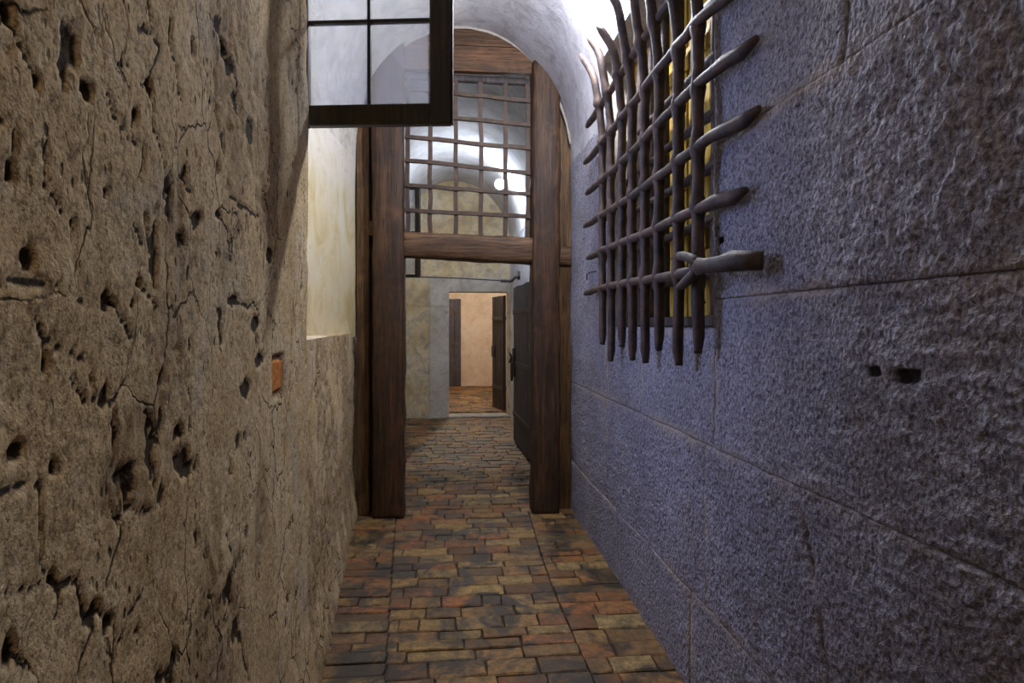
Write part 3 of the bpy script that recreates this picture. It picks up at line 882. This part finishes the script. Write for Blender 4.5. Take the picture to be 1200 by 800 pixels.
# ------------------------------------------------------------------ timber portal
P = thing('timber_portal', 'massive dark oak door frame with cross beam spanning the passage under the arch', 'door frame', (0.15, Y_PORT, 0))
PY = Y_PORT + 0.02
def tpart(name, mat, *a, **k):
    v, f = timber(*a, **k); return mesh_obj(name, v, f, mat, P, True)
tpart('post', M_POST, (-0.482, PY, -0.01), (-0.482, PY, 3.72), 0.242, 0.22, (1, 0, 0), segs=90, rough=0.012, bev=0.014, seed=1, wave=0.006)
tpart('post', M_POST, (0.772, PY, -0.01), (0.772, PY, 3.62), 0.222, 0.22, (1, 0, 0), segs=90, rough=0.012, bev=0.014, seed=4, wave=0.005)
tpart('cross_beam', M_BEAM, (-0.37, PY + 0.01, 2.150), (0.67, PY + 0.01, 2.108), 0.202, 0.17, (0, 0, 1), segs=50, rough=0.012, bev=0.014, seed=7, wave=0.006)
tpart('beam_end', M_BEAM, (-0.70, PY + 0.06, 2.285), (-0.59, PY + 0.06, 2.28), 0.125, 0.11, (0, 0, 1), segs=8, rough=0.006, seed=9)
tpart('beam_end', M_BEAM, (0.87, PY + 0.06, 2.075), (0.995, PY + 0.06, 2.07), 0.155, 0.13, (0, 0, 1), segs=8, rough=0.006, seed=10)
def arch_z(x, y=Y_PORT):
    xl = recess_x(y); xc = (xl + XR) / 2; a = (XR - xl) / 2
    u = min(1.0, abs((x - xc) / a)); return SPRING + RISE * math.sqrt(max(0, 1 - u * u))
def arch_board(name, mat, x0, x1, z0, z1, y, th, n=24):
    vs = []; fs = []; cols = []
    for i in range(n + 1):
        x = x0 + (x1 - x0) * i / n
        top = min(z1, arch_z(x) + 0.02)
        if top <= z0 + 0.005: top = z0 + 0.005
        cols.append((x, top))
    for (x, top) in cols:
        vs += [(x, y, z0), (x, y, top), (x, y + th, z0), (x, y + th, top)]
    for i in range(n):
        a = i * 4; b = a + 4
        fs += [[a, b, b + 1, a + 1], [a + 2, a + 3, b + 3, b + 2], [a + 1, b + 1, b + 3, a + 3], [a, a + 2, b + 2, b]]
    fs += [[0, 1, 3, 2], [n * 4, n * 4 + 2, n * 4 + 3, n * 4 + 1]]
    return mesh_obj(name, vs, fs, mat, P, False)
arch_board('tympanum_board', M_BOARD, -0.56, 0.85, 3.545, 3.745, PY - 0.028, 0.06)
arch_board('tympanum_board', M_BOARD, -0.50, 0.80, 3.750, 3.96, PY - 0.03, 0.06)
arch_board('jamb_board', M_SIDE, 0.875, 0.996, 0.0, 3.6, PY + 0.02, 0.07)
arch_board('jamb_board', M_SIDE, -0.735, -0.640, 0.0, 3.6, PY + 0.00, 0.06)
arch_board('backing_board', M_POST, -0.66, -0.58, 0.0, 3.5, PY + 0.10, 0.03)
tpart('head_shade_rail', M_DOORD, (-0.40, PY + 0.07, 3.528), (0.70, PY + 0.07, 3.505), 0.06, 0.05, (0, 0, 1), segs=20, rough=0.003, seed=21, wave=0.0)  # dark rail put in for the shadow under the tympanum board

fv, ff_ = sweep([(-0.0 + 0.11 + 0.878 * math.cos(t), PY - 0.035, SPRING + RISE * 1.0 * math.sin(t)) for t in np.linspace(0.15, math.pi - 0.15, 60)], 0.012, 6, rough=0.4, seed=2)
o = mesh_obj('trim_4', fv, ff_, M_MORTAR, None, True); tag(o, 'pale plaster fillet where the vault meets the oak boards', kind='structure')
# grille in the upper half of the portal
G = thing('iron_grille', 'square iron grille filling the upper opening of the oak portal', 'grille', (0.15, PY + 0.05, 2.24))
gy = PY + 0.055
for i, x in enumerate((-0.338, -0.158, 0.048, 0.2525, 0.455, 0.640)):
    zb_ = 2.235 - 0.04 * (x + .36)
    v, f = sweep([(x + random.uniform(-.006, .006), gy + 0.012, zb_ - 0.02 + (3.56 - zb_) * q) for q in np.linspace(0, 1, 9)], 0.0245, 4, math.pi / 4, rough=0.12, seed=i)
    mesh_obj('vertical_bar', v, f, M_GRILL, G, False)
for i, zr in enumerate((2.40, 2.58, 2.756, 2.955, 3.15, 3.345)):
    dz = (0.036, 0.06, 0.082, 0.072, 0.07, 0.07)[i]
    v, f = sweep([(-0.36 + 1.02 * q, gy - 0.008 + random.uniform(-.002, .002), zr + dz * (1 - q) + random.uniform(-.004, .004)) for q in np.linspace(0, 1, 9)], 0.021, 4, math.pi / 4, rough=0.12, seed=30 + i)
    mesh_obj('horizontal_bar', v, f, M_GRILL, G, False)

# ------------------------------------------------------------------ big grate on the right wall
GX = 0.925
H_Z = [1.72, 1.945, 2.17, 2.392, 2.62, 2.85]
VPX = [706, 716, 729, 741, 756, 772, 795, 818]
V_Y = [on_right(p, 300, GX)[0] for p in VPX]
V_BOT = [1.39, 1.30, 1.39, 1.33, 1.325, 1.395, 1.34, 1.40]
V_TOP = [3.17, 3.20, 3.14, 3.26, 3.26, 3.26, 3.26, 3.26]
gr = thing('iron_grate', 'projecting wrought iron lattice with knotted bars on the right stone wall', 'grate', (GX, 3.1, 1.3))
def vbar(y, zb, zt, nodes, parent, x, r, seed, bend=True, topx=0.0):
    rng = random.Random(seed)
    zs = sorted(set([zb, zb + 0.012, zb + 0.06] + [z for n in nodes for z in (n - 0.075, n - 0.045, n - 0.02, n, n + 0.02, n + 0.045, n + 0.075) if zb + .07 < z < zt - .02] + [zt]))
    if bend and nodes[-1] + 0.15 < zt:
        zs = [z for z in zs if z <= nodes[-1] + 0.08] + list(np.linspace(nodes[-1] + 0.11, zt, 6))
    pts = []; rad = []
    for z in zs:
        q = 0.0
        if bend:
            q = max(0.0, (z - (zt - 0.17)) / 0.17)
        d = min(abs(z - n) for n in nodes)
        k = 1 + 0.42 * max(0, 1 - d / 0.05)
        if z < zb + 0.02: k *= 0.72
        if bend and z > zt - 0.004: k *= 0.55
        wob = rng.uniform(-.0035, .0035)
        pts.append((x + wob - 0.05 * q * q * (1 if bend else 0) - topx * sstep(2.6, 3.3, z), y + wob + 0.055 * q * (1 if bend else 0), z))
        rad.append((r * k * 0.95, r * k))
    v, f = sweep(pts, rad, 8, math.pi / 8, rough=0.10, seed=seed)
    return mesh_obj('vertical_bar', v, f, M_IRON, parent, True)
for i, y in enumerate(V_Y):
    vbar(y, V_BOT[i], V_TOP[i], H_Z, gr, GX, 0.0235, 100 + i, i < 4, 0.085)
for i, z in enumerate(H_Z):
    yfar = [4.34, 4.28, 4.36, 4.30, 4.36, 4.28][i]
    ynear = [2.36, 2.03, 1.94, 1.96, 1.97, 1.97][i]
    n = 26
    pts = []; rad = []
    for k, q in enumerate(np.linspace(0, 1, n)):
        y = yfar + (ynear - yfar) * q
        into = sstep(2.35, ynear, y) if i else 0.0
        pts.append((GX - 0.006 + 0.045 * float(into) + random.uniform(-.003, .003), y, z + random.uniform(-.003, .003) + 0.012 * math.sin(q * 5 + i)))
        e = 0.65 if k == 0 else (0.45 if k == n - 1 else 1.0)
        rad.append((0.0215 * e, 0.0215 * e * (1.25 if q > 0.9 and i else 1)))
    v, f = sweep(pts, rad, 8, math.pi / 8, rough=0.12, seed=200 + i)
    mesh_obj('horizontal_bar', v, f, M_IRON, gr, True)

# rear lattice inside the opening
rg = thing('inner_grate', 'inner iron lattice set inside the wall opening behind the projecting one', 'grate', (1.10, 3.2, OZ0))
for i, y in enumerate(np.arange(2.60, 3.95, 0.212)):
    v, f = sweep([(1.10 + random.uniform(-.003, .003), y + random.uniform(-.004, .004), z) for z in np.linspace(OZ0 + 0.01, OZ1 - 0.005, 14)], 0.0225, 8, math.pi / 8, rough=0.12, seed=300 + i)
    mesh_obj('vertical_bar', v, f, M_IRON2, rg, True)
for i, z in enumerate(H_Z):
    n = 18
    v, f = sweep([(1.095, OY0 + 0.004 + (OY1 - OY0 - .008) * q, z + random.uniform(-.004, .004)) for q in np.linspace(0, 1, n)],
                 [0.020 * (1.25 if k % 2 else 1) for k in range(n)], 8, math.pi / 8, rough=0.1, seed=320 + i)
    mesh_obj('horizontal_bar', v, f, M_IRON2, rg, True)
box_part('sill_bar', (1.06, OY0 + 0.003, OZ0 + 0.002), (1.13, OY1 - 0.003, OZ0 + 0.05), M_IRON2, rg, 0.006)

# ochre shutter at the back of the opening
sh = thing('plank_shutter', 'ochre plank shutter closing the opening behind the iron lattices', 'shutter', (1.22, 3.2, OZ0))
n = 9; w = (OY1 - OY0 - 0.02) / n
for k in range(n):
    y0 = OY0 + 0.01 + k * w
    dx = random.uniform(-0.006, 0.006)
    box_part('plank', (1.165 + dx, y0 + 0.003, OZ0 + 0.004), (1.195 + dx, y0 + w - 0.003, OZ1 - 0.01), M_OCHRE, sh, 0.004)
for z in (1.85, 2.75):
    box_part('ledge_rail', (1.145, OY0 + 0.03, z), (1.163, OY1 - 0.03, z + 0.10), M_OCHRE, sh, 0.004)

# forked iron anchor gripping the lowest bar
an = thing('forked_anchor', 'heavy forked iron strap gripping the lowest bar and fixed into the stone wall', 'iron bracket', (0.9, 2.1, 1.7))
pts = [(0.955, 1.905, 1.700), (0.925, 1.925, 1.702), (0.893, 1.97, 1.706), (0.882, 2.05, 1.704), (0.880, 2.14, 1.708), (0.882, 2.22, 1.712), (0.890, 2.27, 1.714)]
rad = [(0.034, 0.030), (0.036, 0.032), (0.026, 0.034), (0.022, 0.028), (0.021, 0.026), (0.022, 0.030), (0.020, 0.036)]
v, f = sweep(pts, rad, 10, 0, rough=0.12, seed=5); mesh_obj('strap', v, f, M_IRON2, an, True)
v, f = sweep([(0.887, 2.24, 1.722), (0.884, 2.31, 1.748), (0.884, 2.38, 1.764), (0.888, 2.45, 1.772)], [(.019, .022), (.019, .020), (.018, .018), (.014, .017)], 8, 0, rough=0.12, seed=6); mesh_obj('prong', v, f, M_IRON2, an, True)
v, f = sweep([(0.887, 2.24, 1.706), (0.882, 2.31, 1.680), (0.882, 2.39, 1.656), (0.886, 2.46, 1.648)], [(.019, .022), (.019, .020), (.018, .017), (.011, .012)], 8, 0, rough=0.12, seed=7); mesh_obj('prong', v, f, M_IRON2, an, True)
lk = thing('hanging_latch', 'small rusty latch staple hanging behind the forked strap', 'latch', (0.98, 2.45, 1.6))
v, f = sweep([(0.985, 2.44, 1.70), (0.975, 2.445, 1.655), (0.97, 2.45, 1.61), (0.98, 2.45, 1.585)], [.013, .016, .013, .018], 8, rough=.2, seed=3); mesh_obj('staple', v, f, M_IRON, lk, True)
v, f = sweep([(0.955, 2.43, 1.60), (0.985, 2.47, 1.595), (1.0, 2.52, 1.60)], [.016, .014, .012], 8, rough=.2, seed=4); mesh_obj('bolt', v, f, M_IRON, lk, True)
# small wire hook on the wall left of the grate
hy, hz = on_right(690, 321, 0.975)
v, f = sweep([(0.99, hy - 0.16, hz + 0.005), (0.965, hy - 0.12, hz + 0.005), (0.962, hy, hz), (0.962, hy + 0.005, hz - 0.01), (0.962, hy + 0.006, hz - 0.04)], 0.004, 6)
o = mesh_obj('wire_hook', v, f, M_IRON2, None, True); tag(o, 'thin bent wire hook on the wall left of the big grate', 'hook')

# ------------------------------------------------------------------ open casements
def casement(name, label, hinge, ang, width, z0, z1, rows, stile, rail, th, munt, cols=2):
    root = thing(name, label, 'window', (hinge[0], hinge[1], z0))
    R = Matrix.Translation(Vector((hinge[0], hinge[1], 0))) @ Matrix.Rotation(ang, 4, 'Z')
    def bp(nm, x0, x1, za, zb_, y0, y1, mat, par=root, bev=0.004):
        return box_part(nm, (x0, y0, za), (x1, y1, zb_), mat, par, bev, R)
    bp('stile', 0, stile, z0, z1, -th / 2, th / 2, M_CASE)
    s2 = bp('stile', width - stile, width, z0, z1, -th / 2, th / 2, M_CASE)
    bp('edge_bead', width + 0.0005, width + 0.008, z0 + 0.002, z1, -th * 0.12, th / 2 - 0.003, M_BOARD, s2, 0.002)
    bp('bottom_rail', stile, width - stile, z0, z0 + rail, -th / 2 + .002, th / 2 - .002, M_CASE)
    bp('top_rail', stile, width - stile, z1 - rail, z1, -th / 2 + .002, th / 2 - .002, M_CASE)
    gw = (width - 2 * stile) / cols; gh = (z1 - z0 - 2 * rail) / rows
    for c in range(1, cols):
        bp('muntin', stile + gw * c - munt / 2, stile + gw * c + munt / 2, z0 + rail, z1 - rail, -th * .3, th * .3, M_CASE, root, 0.002)
    for r in range(1, rows):
        bp('muntin', stile, width - stile, z0 + rail + gh * r - munt / 2, z0 + rail + gh * r + munt / 2, -th * .29, th * .29, M_CASE, root, 0.002)
    for c in range(cols):
        for r in range(rows):
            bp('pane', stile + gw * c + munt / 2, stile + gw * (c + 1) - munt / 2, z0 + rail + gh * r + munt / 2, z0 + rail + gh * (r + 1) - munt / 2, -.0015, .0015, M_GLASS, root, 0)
    return root
casement('casement_window', 'open dark framed casement hanging into the passage from the left recess', (-0.648, 2.705), -math.radians(8.5), 0.66, 2.305, 3.48, 3, 0.083, 0.083, 0.045, 0.013)
casement('casement_window', 'open dark casement seen through the portal grille in the room beyond', (-0.79, 8.0), -math.radians(4), 0.43, 2.09, 3.20, 4, 0.06, 0.04, 0.05, 0.012, 1)

# ------------------------------------------------------------------ doors beyond
def plank_door(name, label, a, b, z0, z1, th, mat, n, straps, latch=None):
    a = Vector((a[0], a[1], 0)); b = Vector((b[0], b[1], 0))
    d = (b - a); L = d.length; d.normalize()
    root = thing(name, label, 'door', (a.x, a.y, z0))
    R = Matrix.Translation(a) @ Matrix.Rotation(math.atan2(d.y, d.x), 4, 'Z')
    w = L / n
    for k in range(n):
        e = random.uniform(-.003, .003)
        box_part('plank', (k * w + .003, -th / 2 + e, z0), ((k + 1) * w - .003, th / 2 + e, z1 + random.uniform(-.012, .0)), mat, root, 0.004, R)
    for z in straps:
        for s in (-1, 1):
            box_part('iron_strap', (0.02, s * (th / 2 + .008) - .005, z), (L - .02, s * (th / 2 + .008) + .005, z + .06), M_IRON2, root, 0.003, R)
    return root, R, L
dr, R, L = plank_door('plank_door', 'slate dark plank door folded open against the right wall beyond the portal', (0.90, 6.95), (0.845, 8.35), 0.03, 2.0, 0.05, M_DOORB, 6, (0.35, 1.0, 1.65))
bolt = box_part('lock_plate', (L - 0.20, 0.034, 0.86), (L - 0.05, 0.05, 1.22), M_IRON2, dr, 0.004, R)
v, f = sweep([R @ Vector((L - 0.12 + .05 * math.cos(t), 0.062 + 0.03 * abs(math.sin(t)), 1.10 + .06 * math.sin(t))) for t in np.linspace(0, 2 * math.pi, 17)], 0.010, 6, cap=False)
mesh_obj('ring_handle', v, f, M_IRON2, dr, True)
v, f = sweep([R @ Vector((L - 0.10, 0.06, z)) for z in (1.06, 0.98, 0.86, 0.80)], [.012, .02, .02, .012], 8); mesh_obj('padlock', v, f, M_IRON2, dr, True)
dr2, R2, L2 = plank_door('plank_door', 'narrow blackened plank door standing ajar in the far doorway', (0.93, Y_FAR + 0.27), (0.785, Y_FAR + 0.92), 0.07, 2.03, 0.05, M_DOORD, 4, (0.4, 1.6))
box_part('lock_plate', (L2 - .16, .034, .95), (L2 - .02, .05, 1.15), M_IRON2, dr2, .004, R2)
dr3, R3, L3 = plank_door('plank_door', 'dark closed plank door in the end wall beyond the far doorway', (-0.50, Y_END - 0.07), (0.27, Y_END - 0.07), 0.08, 2.15, 0.05, M_DOORB, 5, (0.4, 1.05, 1.8))
# iron tie rod and bracket in front of the far wall
v, f = sweep([(XL2 - 0.01, 10.1, 2.27), (0.1, 10.1, 2.245), (XR, 10.1, 2.20)], 0.010, 6)
o = mesh_obj('tie_rod', v, f, M_IRON2, None, True); tag(o, 'thin iron rod running across the far wall above the doorway', 'rod')
br = thing('wall_hinge_hook', 'black iron hinge hook jutting from the wall above the far doorway', 'bracket', (0.95, 9.2, 2.2))
v, f = sweep([(0.998, 9.15, 2.21), (0.93, 9.17, 2.20), (0.86, 9.2, 2.14), (0.72, 9.2, 2.145)], [.022, .022, .024, .02], 8); mesh_obj('arm', v, f, M_IRON2, br, True)
v, f = sweep([(0.975, 9.15, 2.16), (0.975, 9.15, 2.28)], .018, 8); mesh_obj('pin', v, f, M_IRON2, br, True)

# ------------------------------------------------------------------ lamps
def wall_lamp(label, pos, nrm, col, power, r=0.06, arm=0.06):
    n = Vector(nrm).normalized(); p = Vector(pos)
    root = thing('wall_lamp', label, 'lamp', p)
    a = n.orthogonal().normalized(); b = n.cross(a)
    def ring(rs):
        vs = []; fs = []; m = 24
        for (rr, hh) in rs:
            for k in range(m):
                th = 2 * math.pi * k / m
                vs.append(p + a * rr * math.cos(th) + b * rr * math.sin(th) + n * hh)
        for i in range(len(rs) - 1):
            for k in range(m):
                k2 = (k + 1) % m
                fs.append([i * m + k, i * m + k2, (i + 1) * m + k2, (i + 1) * m + k])
        return vs, fs
    v, f = ring([(0.0001, -0.01), (r * 1.25, -0.01), (r * 1.25, 0.02), (r * 1.18, 0.03), (r * 1.05, 0.032), (0.0001, 0.032)])
    mesh_obj('base', v, f, M_LAMPMETAL, root, True)
    v, f = ring([(r * 1.22, 0.024), (r * 1.36, 0.028), (r * 1.36, 0.044), (r * 1.06, 0.048)])
    mesh_obj('rim', v, f, M_LAMPMETAL, root, True)
    v, f = sweep([p + n * 0.03, p + n * arm], 0.012, 8)
    mesh_obj('arm', v, f, M_LAMPMETAL, root, True)
    c0 = p + n * (arm + r * 0.9)
    bm = bmesh.new(); bmesh.ops.create_uvsphere(bm, u_segments=20, v_segments=12, radius=r)
    for q in bm.verts: q.co += c0
    bm.verts.index_update()
    vs_ = [q.co.copy() for q in bm.verts]; fs_ = [[q.index for q in g_.verts] for g_ in bm.faces]; bm.free()
    mat = mat_emit('lamp_globe_glow', col, power / (4 * math.pi * math.pi * r * r))     # the globe itself gives the light
    mesh_obj('globe', vs_, fs_, mat, root, True)
    return root
wall_lamp('globe lamp on a short arm high on the near vault above the big grate', (0.79, 3.62, 3.495), (-0.8, 0.0, -0.6), (0.86, 0.90, 1.0), LAMP_NEAR, 0.05, 0.034)
wall_lamp('glowing round globe lamp on the vault beyond the portal grille', (0.86, 8.55, 3.46), (-0.8, -0.05, -0.35), (0.70, 0.80, 1.0), LAMP_MID, 0.065, 0.16)
wall_lamp('warm globe fill lamp added on the vault behind the viewer', (0.62, -1.4, 3.66), (-0.5, 0.0, -0.85), (1.0, 0.76, 0.50), FILL_BACK)  # unseen lamp, added as warm fill for the near walls
wall_lamp('warm globe fill lamp added on the unseen end room ceiling', (0.3, 13.0, 3.19), (0, 0, -1), (1.0, 0.88, 0.74), FILL_END)  # no source in view here; added to brighten the end room
print('BRICKS near', bcount)
